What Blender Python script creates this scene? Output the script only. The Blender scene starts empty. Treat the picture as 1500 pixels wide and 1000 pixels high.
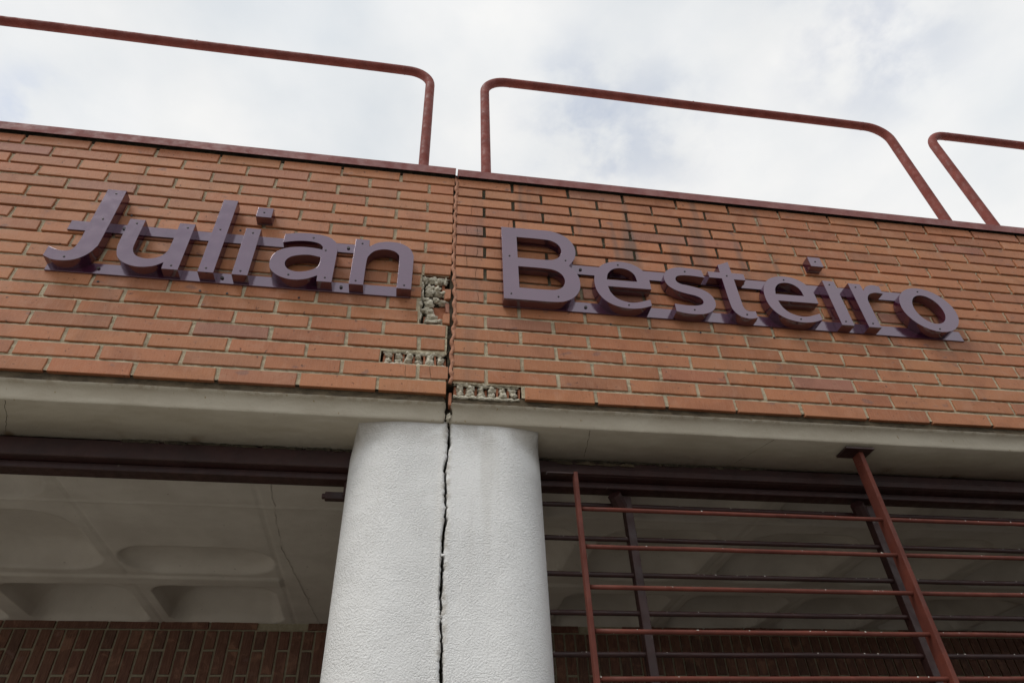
import bpy, bmesh, math, random
from mathutils import Vector, noise
rnd = random.Random(11)
S = bpy.context.scene
COL = S.collection
# ------------------------------------------------------------ camera, sky, sun, exposure
cd = bpy.data.cameras.new('camera'); cam = bpy.data.objects.new('camera', cd); COL.objects.link(cam)
cam.location = (-0.23239, -1.80624, -2.37407)
cam.rotation_euler = (2.263724, 0.034934, -0.149383)
cd.sensor_width = 36; cd.lens = 23.665; cd.clip_start = 0.05; cd.clip_end = 3000
S.camera = cam
SUN_EL, SUN_AZ = math.radians(58), math.radians(236)      # azimuth clockwise from +Y: behind the viewer, to the left
W = bpy.data.worlds.new('World'); S.world = W; W.use_nodes = True
nt = W.node_tree; nt.nodes.clear()
def N(t, ty, **k):
    n = t.nodes.new(ty)
    for a, b in k.items(): setattr(n, a, b)
    return n
wo = N(nt, 'ShaderNodeOutputWorld'); bg = N(nt, 'ShaderNodeBackground'); bg.inputs[1].default_value = 0.1
sky = N(nt, 'ShaderNodeTexSky', sky_type='NISHITA', sun_disc=False)
sky.sun_elevation = SUN_EL; sky.sun_rotation = SUN_AZ
tc = N(nt, 'ShaderNodeTexCoord')
def wn(scale, detail, rough, dist, off):
    m = N(nt, 'ShaderNodeMapping'); m.inputs['Location'].default_value = off; m.inputs['Scale'].default_value = (1, 1, 1.5)
    nt.links.new(tc.outputs['Generated'], m.inputs[0])
    n = N(nt, 'ShaderNodeTexNoise'); n.inputs['Scale'].default_value = scale; n.inputs['Detail'].default_value = detail
    n.inputs['Roughness'].default_value = rough; n.inputs['Distortion'].default_value = dist
    nt.links.new(m.outputs[0], n.inputs[0]); return n
n1 = wn(3.4, 6, .5, .0, (0.3, 1.7, 0.2)); n2 = wn(2.2, 5, .5, .2, (4.1, .3, 2.2))
# openings in the cloud where blue shows through
prev = None
for d, r, a in [((.224, .519, .825), .10, .95), ((.30, .49, .82), .09, .7), ((.19, .47, .86), .07, .6), ((.519, .324, .791), .10, .75), ((-.468, .504, .726), .05, .8), ((.47, .28, .83), .09, .45), ((-.2, -.6, .77), .25, .6), ((.7, -.3, .6), .25, .6), ((-.8, .1, .5), .2, .5)]:
    sb = N(nt, 'ShaderNodeVectorMath', operation='DISTANCE'); sb.inputs[1].default_value = d
    nt.links.new(tc.outputs['Generated'], sb.inputs[0])
    mr = N(nt, 'ShaderNodeMapRange', interpolation_type='SMOOTHSTEP'); nt.links.new(sb.outputs['Value'], mr.inputs[0])
    mr.inputs[1].default_value = r * 1.6; mr.inputs[2].default_value = 0; mr.inputs[3].default_value = 0; mr.inputs[4].default_value = a
    if prev is None: prev = mr.outputs[0]
    else:
        mx = N(nt, 'ShaderNodeMath', operation='MAXIMUM'); nt.links.new(prev, mx.inputs[0]); nt.links.new(mr.outputs[0], mx.inputs[1]); prev = mx.outputs[0]
n3 = wn(11, 5, .55, .15, (1.2, 5.1, .7))
r3 = N(nt, 'ShaderNodeMapRange', interpolation_type='SMOOTHSTEP'); nt.links.new(n3.outputs[0], r3.inputs[0])
r3.inputs[1].default_value = .36; r3.inputs[2].default_value = .66
hol = N(nt, 'ShaderNodeMath', operation='MULTIPLY'); nt.links.new(prev, hol.inputs[0]); nt.links.new(r3.outputs[0], hol.inputs[1])
hs = N(nt, 'ShaderNodeMath', operation='MULTIPLY'); nt.links.new(hol.outputs[0], hs.inputs[0]); hs.inputs[1].default_value = .46
cr = N(nt, 'ShaderNodeValToRGB'); nt.links.new(n1.outputs[0], cr.inputs[0])
cr.color_ramp.elements[0].position = .34; cr.color_ramp.elements[0].color = (.735, .775, .815, 1)
cr.color_ramp.elements[1].position = .64; cr.color_ramp.elements[1].color = (.93, .93, .925, 1)
cr2 = N(nt, 'ShaderNodeMapRange'); nt.links.new(n2.outputs[0], cr2.inputs[0]); cr2.inputs[1].default_value = .3; cr2.inputs[2].default_value = .7; cr2.inputs[3].default_value = 9.0; cr2.inputs[4].default_value = 9.9
cs = N(nt, 'ShaderNodeVectorMath', operation='SCALE'); nt.links.new(cr.outputs[0], cs.inputs[0]); nt.links.new(cr2.outputs[0], cs.inputs['Scale'])
mix = N(nt, 'ShaderNodeMix', data_type='RGBA'); nt.links.new(hs.outputs[0], mix.inputs[0]); nt.links.new(cs.outputs[0], mix.inputs[6])
sk_ = N(nt, 'ShaderNodeVectorMath', operation='SCALE'); sk_.inputs['Scale'].default_value = 1.95; nt.links.new(sky.outputs[0], sk_.inputs[0]); nt.links.new(sk_.outputs[0], mix.inputs[7])
nt.links.new(mix.outputs[2], bg.inputs[0]); nt.links.new(bg.outputs[0], wo.inputs[0])
sl = bpy.data.lights.new('sun', 'SUN'); sl.energy = 1.5; sl.angle = math.radians(25); sl.color = (1, .965, .91)
sun = bpy.data.objects.new('sun', sl); COL.objects.link(sun)
dv = Vector((math.sin(SUN_AZ) * math.cos(SUN_EL), math.cos(SUN_AZ) * math.cos(SUN_EL), math.sin(SUN_EL)))
sun.rotation_euler = dv.to_track_quat('Z', 'Y').to_euler(); sun.location = dv * 20
vs = S.view_settings; vs.view_transform = 'Standard'; vs.look = 'None'; vs.exposure = 0.06; vs.gamma = 1; vs.use_curve_mapping = False

# ------------------------------------------------------------ materials
def mat(name):
    m = bpy.data.materials.new(name); m.use_nodes = True
    t = m.node_tree; b = t.nodes['Principled BSDF']; return m, t, b
def tex(t, kind, scale, detail=4, rough=.6, dist=0, world=True, scl=(1, 1, 1)):
    if world: src = N(t, 'ShaderNodeNewGeometry').outputs['Position']
    else: src = N(t, 'ShaderNodeTexCoord').outputs['Object']
    mp = N(t, 'ShaderNodeMapping'); mp.inputs['Scale'].default_value = scl; t.links.new(src, mp.inputs[0])
    if kind == 'noise':
        n = N(t, 'ShaderNodeTexNoise'); n.inputs['Detail'].default_value = detail; n.inputs['Roughness'].default_value = rough; n.inputs['Distortion'].default_value = dist
    else:
        n = N(t, 'ShaderNodeTexVoronoi'); 
    n.inputs['Scale'].default_value = scale; t.links.new(mp.outputs[0], n.inputs[0] if kind == 'noise' else n.inputs['Vector'])
    return n.outputs[0]
def rng(t, v, a, b, c=0, d=1, smooth=True):
    m = N(t, 'ShaderNodeMapRange'); m.inputs[1].default_value = a; m.inputs[2].default_value = b; m.inputs[3].default_value = c; m.inputs[4].default_value = d
    if smooth: m.interpolation_type = 'SMOOTHSTEP'
    t.links.new(v, m.inputs[0]); return m.outputs[0]
def mixc(t, f, a, b, mode='MIX'):
    m = N(t, 'ShaderNodeMix', data_type='RGBA', blend_type=mode)
    for s, v in ((0, f), (6, a), (7, b)):
        if hasattr(v, 'links') or hasattr(v, 'is_linked'): t.links.new(v, m.inputs[s])
        elif s == 0: m.inputs[0].default_value = v
        else: m.inputs[s].default_value = (*v, 1)
    return m.outputs[2]
def mul(t, a, b):
    m = N(t, 'ShaderNodeMath', operation='MULTIPLY'); t.links.new(a, m.inputs[0])
    if isinstance(b, float): m.inputs[1].default_value = b
    else: t.links.new(b, m.inputs[1])
    return m.outputs[0]
def add(t, a, b, w=1.0):
    m = N(t, 'ShaderNodeMath', operation='MULTIPLY_ADD'); t.links.new(b, m.inputs[0]); m.inputs[1].default_value = w; t.links.new(a, m.inputs[2]); return m.outputs[0]
def bump(t, b, h, dist, strength=1.0):
    n = N(t, 'ShaderNodeBump'); n.inputs['Strength'].default_value = strength; n.inputs['Distance'].default_value = dist
    t.links.new(h, n.inputs['Height']); t.links.new(n.outputs[0], b.inputs['Normal'])
def box_mask(t, x0, x1, z0, z1, soft=.15):
    """1 inside a soft region of the facade (used only for moss, soot and damp)"""
    p = N(t, 'ShaderNodeNewGeometry').outputs['Position']; s = N(t, 'ShaderNodeSeparateXYZ'); t.links.new(p, s.inputs[0])
    a = rng(t, s.outputs[0], x0 - soft, x0 + soft); b = rng(t, s.outputs[0], x1 + soft, x1 - soft)
    c = rng(t, s.outputs[2], z0 - soft, z0 + soft); d = rng(t, s.outputs[2], z1 + soft, z1 - soft)
    return mul(t, mul(t, a, b), mul(t, c, d))

def brick_material(name, dark=False):
    m, t, b = mat(name)
    oi = N(t, 'ShaderNodeObjectInfo')
    base = oi.outputs['Color']
    cl = tex(t, 'noise', 7, 3, .5, .6); c1 = mixc(t, mul(t, rng(t, cl, .48, .72), .5), base, (.60, .52, .48), 'MULTIPLY')
    lt_ = tex(t, 'noise', 13, 4, .6, .8); c1 = mixc(t, mul(t, rng(t, lt_, .52, .70), .30), c1, (.50, .27, .17))
    bn = tex(t, 'noise', 10, 2, .4, .3, True, (1.6, 1, 3)); c1 = mixc(t, mul(t, rng(t, bn, .66, .74), .55), c1, (.17, .095, .085))
    st = tex(t, 'noise', 60, 5, .65, 0, True, (4, 1, .35)); c2 = mixc(t, rng(t, st, .3, .75, .0, .22), c1, (.60, .34, .22))
    fine = tex(t, 'noise', 420, 4, .7); c3 = mixc(t, rng(t, fine, .35, .75, .0, .35), c2, (.52, .45, .42), 'MULTIPLY')
    ps = tex(t, 'noise', 85, 2, .5, .8); pit = rng(t, ps, .68, .74); c4 = mixc(t, mul(t, pit, .75), c3, (.09, .045, .03))
    if not dark:   # rain streaks of soot below the coping, and a damp patch
        sk = rng(t, tex(t, 'noise', 9, 3, .5, 0, True, (1, 1, .10)), .55, .72)
        mk = box_mask(t, -.05, 1.35, -.42, .3, .12); c4 = mixc(t, mul(t, mul(t, sk, mk), .72), c4, (.12, .09, .075))
        sk2 = rng(t, tex(t, 'noise', 6, 3, .5, 0, True, (1, 1, .14)), .6, .74)
        c4 = mixc(t, mul(t, sk2, .28), c4, (.14, .10, .08))
        # droppings: thin pale runs
        dr = rng(t, tex(t, 'noise', 26, 2, .4, 0, True, (2.4, 1, .25)), .79, .81); c4 = mixc(t, mul(t, dr, .5), c4, (.6, .56, .52))
    t.links.new(c4, b.inputs['Base Color']); b.inputs['Roughness'].default_value = .62; b.inputs['Specular IOR Level'].default_value = .42
    h = add(t, fine, tex(t, 'noise', 130, 3, .6, 0, True, (3, 1, .6)), .8); h = add(t, h, pit, -1.2)
    bump(t, b, h, .0017)
    return m
M = {}
M['brick'] = brick_material('fired clay brick')
M['brick_dark'] = brick_material('dark clay brick', True)
def mortar_material():
    m, t, b = mat('lime mortar')
    n = tex(t, 'noise', 220, 5, .7); n2 = tex(t, 'noise', 18, 4, .6)
    c = mixc(t, rng(t, n, .3, .7), (.50, .42, .28), (.68, .60, .44)); c = mixc(t, rng(t, n2, .45, .7, 0, .5), c, (.22, .175, .12))
    moss = mul(t, box_mask(t, -.12, 1.2, -.60, .2, .12), rng(t, tex(t, 'noise', 12, 4, .6, .5), .24, .40))
    c = mixc(t, mul(t, moss, .93), c, (.042, .038, .026))
    c = mixc(t, mul(t, rng(t, tex(t, 'noise', 30, 3, .6), .62, .72), mul(t, moss, .6)), c, (.10, .12, .03))
    t.links.new(c, b.inputs['Base Color']); b.inputs['Roughness'].default_value = .95; b.inputs['Specular IOR Level'].default_value = .15
    bump(t, b, add(t, n, tex(t, 'noise', 600, 3, .7), .5), .004); return m
M['mortar'] = mortar_material()
def simple(name, c1, c2, scale, rough=.8, bs=300, bd=.0008, spec=.3, spots=None):
    m, t, b = mat(name); n = tex(t, 'noise', scale, 5, .6); c = mixc(t, rng(t, n, .3, .7), c1, c2)
    if spots:
        sc, lo, col, am = spots; c = mixc(t, mul(t, rng(t, tex(t, 'noise', sc, 4, .6, .5), lo, lo + .05), am), c, col)
    t.links.new(c, b.inputs['Base Color']); b.inputs['Roughness'].default_value = rough; b.inputs['Specular IOR Level'].default_value = spec
    bump(t, b, tex(t, 'noise', bs, 4, .6), bd); return m
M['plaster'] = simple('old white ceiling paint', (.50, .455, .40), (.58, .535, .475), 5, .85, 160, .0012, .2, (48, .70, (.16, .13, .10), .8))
M['dark_mortar'] = simple('interior mortar', (.30, .26, .18), (.38, .34, .245), 60, .9)
M['clay'] = simple('broken clay', (.30, .11, .055), (.42, .175, .10), 40, .85, 200, .003)
M['knob'] = simple('cement lump', (.50, .45, .35), (.72, .67, .55), 70, .95, 160, .006, .1, (90, .66, (.14, .11, .07), .7))
M['bead'] = simple('joint filler', (.30, .125, .065), (.50, .25, .16), 30, .75, 90, .004, .3, (60, .60, (.09, .06, .05), .7))
M['void'] = simple('damp inner masonry', (.035, .03, .024), (.09, .075, .05), 40, .95, 60, .01, .1)
M['pave'] = simple('pale concrete paving', (.25, .235, .21), (.33, .31, .28), 2, .9)
M['low_bounce'] = simple('dark asphalt', (.040, .038, .036), (.060, .057, .052), 3, .95)  # dark colour for the ground sheet added to cut bounce at right
def beam_material():
    m, t, b = mat('painted concrete beam')
    n = tex(t, 'noise', 14, 5, .6, 0, True, (.35, 1, 1)); c = mixc(t, rng(t, n, .3, .7), (.42, .37, .29), (.50, .452, .365))
    p = N(t, 'ShaderNodeNewGeometry').outputs['Position']; s = N(t, 'ShaderNodeSeparateXYZ'); t.links.new(p, s.inputs[0])
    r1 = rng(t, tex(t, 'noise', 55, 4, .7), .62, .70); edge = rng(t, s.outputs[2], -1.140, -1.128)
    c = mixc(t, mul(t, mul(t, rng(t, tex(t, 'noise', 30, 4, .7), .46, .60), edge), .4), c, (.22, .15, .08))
    c = mixc(t, mul(t, mul(t, rng(t, tex(t, 'noise', 42, 3, .6, .4), .68, .72), rng(t, s.outputs[1], .045, .03)), .7), c, (.24, .15, .04))
    # rust bleeding from the steel fixings at the back of the soffit
    ed2 = rng(t, s.outputs[1], .15, .205); c = mixc(t, mul(t, mul(t, rng(t, tex(t, 'noise', 5.5, 3, .6, .2, True, (1, .4, 1)), .54, .64), ed2), .9), c, (.16, .085, .03))
    t.links.new(c, b.inputs['Base Color']); b.inputs['Roughness'].default_value = .8; b.inputs['Specular IOR Level'].default_value = .25
    bump(t, b, add(t, tex(t, 'noise', 35, 4, .6, .6), tex(t, 'noise', 200, 4, .6), .35), .002); return m
M['beam'] = beam_material()
def ledge_material():
    m, t, b = mat('stained bedding mortar')
    c = mixc(t, rng(t, tex(t, 'noise', 30, 5, .7, 0, True, (.5, 1, 1)), .35, .65), (.050, .036, .020), (.115, .085, .050))
    t.links.new(c, b.inputs['Base Color']); b.inputs['Roughness'].default_value = .95; bump(t, b, tex(t, 'noise', 120, 5, .7), .004); return m
M['ledge'] = ledge_material()
def stucco_material():
    m, t, b = mat('white stucco')
    n = tex(t, 'noise', 3, 4, .6); c = mixc(t, rng(t, n, .3, .7), (.80, .797, .785), (.85, .847, .835))
    c = mixc(t, mul(t, rng(t, tex(t, 'noise', 130, 3, .6), .60, .70), .18), c, (.35, .31, .25))
    p = N(t, 'ShaderNodeNewGeometry').outputs['Position']; s = N(t, 'ShaderNodeSeparateXYZ'); t.links.new(p, s.inputs[0])
    dx = N(t, 'ShaderNodeMath', operation='ADD'); t.links.new(s.outputs[0], dx.inputs[0]); dx.inputs[1].default_value = .122
    ab = N(t, 'ShaderNodeMath', operation='ABSOLUTE'); t.links.new(dx.outputs[0], ab.inputs[0])
    near = mul(t, rng(t, ab.outputs[0], .022, .003), rng(t, tex(t, 'noise', 45, 4, .65), .42, .62)); c = mixc(t, mul(t, near, .6), c, (.33, .29, .23))
    run = mul(t, rng(t, tex(t, 'noise', 16, 3, .5, 0, True, (1, 1, .06)), .58, .74), rng(t, s.outputs[2], -1.9, -1.2)); c = mixc(t, mul(t, run, .22), c, (.42, .38, .31))
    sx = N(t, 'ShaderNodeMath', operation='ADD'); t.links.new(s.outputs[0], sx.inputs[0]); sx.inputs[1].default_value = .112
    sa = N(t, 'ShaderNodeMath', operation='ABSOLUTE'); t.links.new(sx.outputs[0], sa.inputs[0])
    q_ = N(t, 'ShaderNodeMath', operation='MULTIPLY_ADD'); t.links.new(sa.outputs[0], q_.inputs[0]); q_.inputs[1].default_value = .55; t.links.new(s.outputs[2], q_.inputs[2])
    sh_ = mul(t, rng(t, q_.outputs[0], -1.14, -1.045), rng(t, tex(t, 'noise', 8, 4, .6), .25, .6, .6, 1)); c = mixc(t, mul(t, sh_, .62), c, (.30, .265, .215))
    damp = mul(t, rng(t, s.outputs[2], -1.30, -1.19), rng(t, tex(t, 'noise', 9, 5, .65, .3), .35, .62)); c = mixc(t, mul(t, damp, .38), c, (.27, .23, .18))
    t.links.new(c, b.inputs['Base Color']); b.inputs['Roughness'].default_value = .75; b.inputs['Specular IOR Level'].default_value = .3
    v = tex(t, 'noise', 185, 3, .6, .0, True, (1, 1, 1.1)); v2 = rng(t, v, .30, .75, 0, 1, False)
    amt = rng(t, tex(t, 'noise', 5, 3, .6, .4), .35, .65, .55, 1.0); v3 = mul(t, v2, amt)
    h = add(t, v3, tex(t, 'noise', 14, 4, .6), 1.1)
    bump(t, b, h, .0036, .9); return m
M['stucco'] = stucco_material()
def paint(name, c1, c2, rough, coat=0, ior=1.5, chips=None, spec=.5):
    m, t, b = mat(name); n = tex(t, 'noise', 11, 5, .6, .3); c = mixc(t, rng(t, n, .35, .68), c1, c2)
    if chips: c = mixc(t, rng(t, tex(t, 'noise', chips[0], 3, .55, .5), chips[1], chips[1] + .02, 0, chips[3]), c, chips[2])
    t.links.new(c, b.inputs['Base Color'])
    rr = rng(t, tex(t, 'noise', 25, 4, .6), .3, .7, rough * .8, rough * 1.3); t.links.new(rr, b.inputs['Roughness'])
    b.inputs['IOR'].default_value = ior; b.inputs['Specular IOR Level'].default_value = spec
    if coat: b.inputs['Coat Weight'].default_value = coat; b.inputs['Coat Roughness'].default_value = rough * .6; b.inputs['Coat IOR'].default_value = 1.6
    bump(t, b, tex(t, 'noise', 90, 3, .6), .0006, .5); return m
M['sign'] = paint('glossy plum paint', (.032, .004, .016), (.042, .006, .022), .13, .0, 2.42, (75, .80, (.35, .30, .30), .6))
M['coping'] = paint('weathered oxide red sheet', (.20, .065, .06), (.26, .105, .095), .7, 0, 1.5, (70, .68, (.42, .30, .27), .5))
M['rail'] = paint('oxide red tube paint', (.175, .040, .030), (.23, .058, .045), .7, 0, 1.4, (60, .76, (.50, .38, .34), .6))
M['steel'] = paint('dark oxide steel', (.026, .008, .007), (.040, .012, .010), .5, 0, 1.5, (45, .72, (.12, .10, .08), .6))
M['grille'] = paint('oxide red grille paint', (.100, .024, .015), (.145, .036, .022), .65, 0, 1.4, (110, .765, (.75, .72, .66), 1))
M['sign'].node_tree.nodes['Principled BSDF'].inputs['Specular Tint'].default_value = (1, .85, .99, 1)
M['screw'] = paint('blackened screw', (.02, .014, .016), (.04, .025, .025), .4)

# ------------------------------------------------------------ helpers
def tag(o, label=None, cat=None, group=None, kind=None):
    if label: o['label'] = label
    if cat: o['category'] = cat
    if group: o['group'] = group
    if kind: o['kind'] = kind
    return o
def thing(name, label, cat, loc=(0, 0, 0), group=None):
    o = bpy.data.objects.new(name, None); COL.objects.link(o); o.location = loc; o.empty_display_size = .1
    return tag(o, label, cat, group)
def link(name, me, m=None, parent=None, loc=None):
    if m is not None and not me.materials: me.materials.append(m)
    o = bpy.data.objects.new(name, me); COL.objects.link(o)
    if parent is not None:
        o.parent = parent
        o.location = Vector(loc or (0, 0, 0)) - (Vector(parent_world(parent)))
    elif loc: o.location = loc
    return o
def parent_world(p):
    v = Vector(p.location)
    while p.parent: p = p.parent; v += Vector(p.location)
    return v
def mesh(bm, name, smooth=False):
    me = bpy.data.meshes.new(name); bm.normal_update(); bm.to_mesh(me); bm.free()
    if smooth:
        for p in me.polygons: p.use_smooth = True
    return me
def abox(bm, x0, x1, y0, y1, z0, z1, bev=0, jit=0):
    r = bmesh.ops.create_cube(bm, size=1)
    vs_ = r['verts']
    for v in vs_:
        v.co = Vector(((x0 + x1) / 2 + v.co.x * (x1 - x0), (y0 + y1) / 2 + v.co.y * (y1 - y0), (z0 + z1) / 2 + v.co.z * (z1 - z0)))
        if jit: v.co += Vector([rnd.uniform(-jit, jit) for _ in range(3)])
    if bev:
        es = list({e for v in vs_ for e in v.link_edges})
        bmesh.ops.bevel(bm, geom=es, offset=bev, segments=1, affect='EDGES', profile=.5)
def tube(bm, pts, r, seg=12, cap=True, scale=None):
    pts = [Vector(p) for p in pts]; rings = []; up = None
    for i, p in enumerate(pts):
        d = (pts[min(i + 1, len(pts) - 1)] - pts[max(i - 1, 0)]).normalized()
        if up is None:
            up = Vector((0, 1, 0)) if abs(d.y) < .9 else Vector((1, 0, 0))
        a = d.cross(up).normalized(); b_ = a.cross(d).normalized(); up = b_
        rr = r if scale is None else r * scale[i]
        rings.append([bm.verts.new(p + rr * (math.cos(2 * math.pi * k / seg) * a + math.sin(2 * math.pi * k / seg) * b_)) for k in range(seg)])
    for A, B in zip(rings, rings[1:]):
        for k in range(seg): bm.faces.new((A[k], A[(k + 1) % seg], B[(k + 1) % seg], B[k]))
    if cap: bm.faces.new(list(reversed(rings[0]))); bm.faces.new(rings[-1])
    bmesh.ops.recalc_face_normals(bm, faces=bm.faces)
def smooth_tube(me):
    for p in me.polygons: p.use_smooth = len(p.vertices) == 4

JX = -0.12                     # the movement joint between the two halves of the building
GZ = -3.95                     # ground level

# ------------------------------------------------------------ ground, roof slab, ceiling
bm = bmesh.new(); bmesh.ops.create_grid(bm, x_segments=8, y_segments=8, size=400)
tag(link('pavement', mesh(bm, 'pavement'), M['pave'], None, (0, 0, GZ)), kind='structure')
bm = bmesh.new(); abox(bm, .75, 80, -80, 60, GZ - .01, GZ + .004)
tag(link('low_bounce_ground', mesh(bm, 'low_bounce_ground'), M['low_bounce']), kind='structure')  # unseen dark ground sheet, added to weaken bounce onto the right soffit
bm = bmesh.new(); abox(bm, -9, 9, .10, 6, -1.02, -.02)
tag(link('roof_slab', mesh(bm, 'roof_slab'), M['plaster']), kind='structure')
def coffer_depth(x, y):
    """height of the ceiling above its lower plane: hollow formed coffers with round ends"""
    h = 0
    P = .66; c0 = -1.11
    k = round((x - c0) / P); cx = c0 + k * P
    def rr(cx_, cy, hx, hy, r, dep, soft):
        qx, qy = abs(x - cx_) - hx + r, abs(y - cy) - hy + r
        d = math.hypot(max(qx, 0), max(qy, 0)) + min(max(qx, qy), 0) - r
        u = min(1, max(0, -d / soft)); return dep * math.sqrt(max(0, 1 - (1 - u) ** 2))
    solid = -.78 < x < .0
    if not solid:
        if k == 0: h = max(h, rr(cx, 1.195, .315, .145, .145, .05, .14))
        else: h = max(h, rr(cx, 1.03, .275, .285, .16, .10, .13))
        if k != 0: h = max(h, rr(cx, .44, .275, .20, .15, .08, .12))
        h = max(h, rr(cx, 1.765, .275, .258, .09, .15, .10))
        if abs(y - 1.433) < .055: h = -.009 * min(1, (.055 - abs(y - 1.433)) / .012)
    if abs(y - .655) < .012 and h < .001: h -= .005 * (1 - abs(y - .655) / .012)
    if k >= 0 and abs(x - (cx - .33)) < .006 and h < .001 and h > -.001: h += .004
    return h
bm = bmesh.new()
xs = [-8, -6, -5, -4] + [-3.2 + .05 * i for i in range(18)] + [-2.3 + .01 * i for i in range(530)] + [3.05 + .05 * i for i in range(20)] + [5, 6, 8]; ys = [.24] + [.30 + .0075 * i for i in range(235)]
cra = [(-.72, .42), (-.745, 1.03), (-.70, 1.5), (-.65, 2.11)]
g = []
for y in ys:
    row = []
    for x in xs:
        z = -1.2 + coffer_depth(x, y) + .0025 * noise.noise(Vector((x * 3, y * 3, 0))) + .0008 * noise.noise(Vector((x * 25, y * 25, 3)))
        row.append(bm.verts.new((x, y, z)))
    g.append(row)
for a, b_ in zip(g, g[1:]):
    for i in range(len(xs) - 1): bm.faces.new((a[i], b_[i], b_[i + 1], a[i + 1]))
tag(link('ceiling', mesh(bm, 'ceiling', True), M['plaster']), kind='structure')

# hairline cracks and seams in the ceiling paint: rough raised seams
seam_t = thing('ceiling_seam', 'rough cracked paint seam crossing the white porch ceiling left of the column', 'crack', (-.72, .42, -1.2))
bm = bmesh.new()
for a, b_ in zip(cra, cra[1:]):
    n = 22; pts = []
    for i in range(n + 1):
        u = i / n; x = a[0] + (b_[0] - a[0]) * u; y = a[1] + (b_[1] - a[1]) * u
        pts.append((x + rnd.uniform(-.004, .004) + .72, y - .42, -.0015 + rnd.uniform(-.002, .001)))
    tube(bm, pts, .0016, 5, True, [rnd.uniform(.2, 1.5) for _ in pts])
link('seam_ridge', mesh(bm, 'seam'), M['plaster'], seam_t, (-.72, .42, -1.2))
# ------------------------------------------------------------ rear brick wall of the porch
rear = thing('brick_wall', 'dark brown brick wall at the back of the porch, mostly upright bricks', 'wall', (0, 2.03, GZ))
bm = bmesh.new(); abox(bm, -8, 8, 2.036, 2.25, GZ, -.98)
link('mortar', mesh(bm, 'rear_mortar'), M['dark_mortar'], rear)
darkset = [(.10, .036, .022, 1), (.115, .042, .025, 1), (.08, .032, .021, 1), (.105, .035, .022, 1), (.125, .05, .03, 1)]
def bmesh_brick(w, h, d, j=.0017, bev=.0016):
    """face brick, origin at its lower left front corner; only the front arrises are rounded"""
    bm = bmesh.new()
    o = [(0, 0), (w, 0), (w, h), (0, h)]
    o = [(x + rnd.uniform(-j, j), z + rnd.uniform(-j, j) * .7) for x, z in o]
    cx, cz = w / 2, h / 2
    A = [bm.verts.new((x, d, z)) for x, z in o]
    B = [bm.verts.new((x, bev, z)) for x, z in o]
    C_ = [bm.verts.new((x + (bev if x < cx else -bev), rnd.uniform(-.0006, .0006), z + (bev if z < cz else -bev))) for x, z in o]
    for P, Q in ((A, B), (B, C_)):
        for k in range(4): bm.faces.new((P[k], P[(k + 1) % 4], Q[(k + 1) % 4], Q[k]))
    bm.faces.new((C_[0], C_[1], C_[2], C_[3])); bmesh.ops.recalc_face_normals(bm, faces=bm.faces)
    return bm
cache = {}
def brick_mesh(w, h, d, m, variants=8):
    key = (round(w, 3), round(h, 3), d, m.name); L = cache.setdefault(key, [])
    if len(L) < variants:
        me = mesh(bmesh_brick(w, h, d), 'brick'); me.materials.append(m); L.append(me); return me
    return rnd.choice(L)
n_small = 0
stuff = bmesh.new()
def rear_piece(x, z, w, h, part):
    if part:
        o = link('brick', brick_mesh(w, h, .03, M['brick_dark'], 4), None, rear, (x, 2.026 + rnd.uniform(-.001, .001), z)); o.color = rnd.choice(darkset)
    else: abox(stuff, x, x + w, 2.026, 2.056, z, z + h)
p = .0612
for i in range(-130, 131):
    x = i * p + .01; part = -2.25 < x < 3.25
    zj = -1.337 if i % 2 == 0 else -1.456
    rear_piece(x, zj + .006, .050, -1.243 - zj - .006, part)
    rear_piece(x, zj - .238, .050, .232, part)
    zz = zj - .244
    while zz > -2.2: rear_piece(x, zz - .238, .050, .232, False); zz -= .244
for i in range(-32, 33):
    x = i * .247 + .03
    if i % 7 == 3: continue
    rear_piece(x, -1.234, .236, .040, -2.25 < x < 3.25)
o = link('brick_courses', mesh(stuff, 'rear_bricks'), M['brick_dark'], rear); o['kind'] = 'stuff'; o.color = darkset[0]

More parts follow.
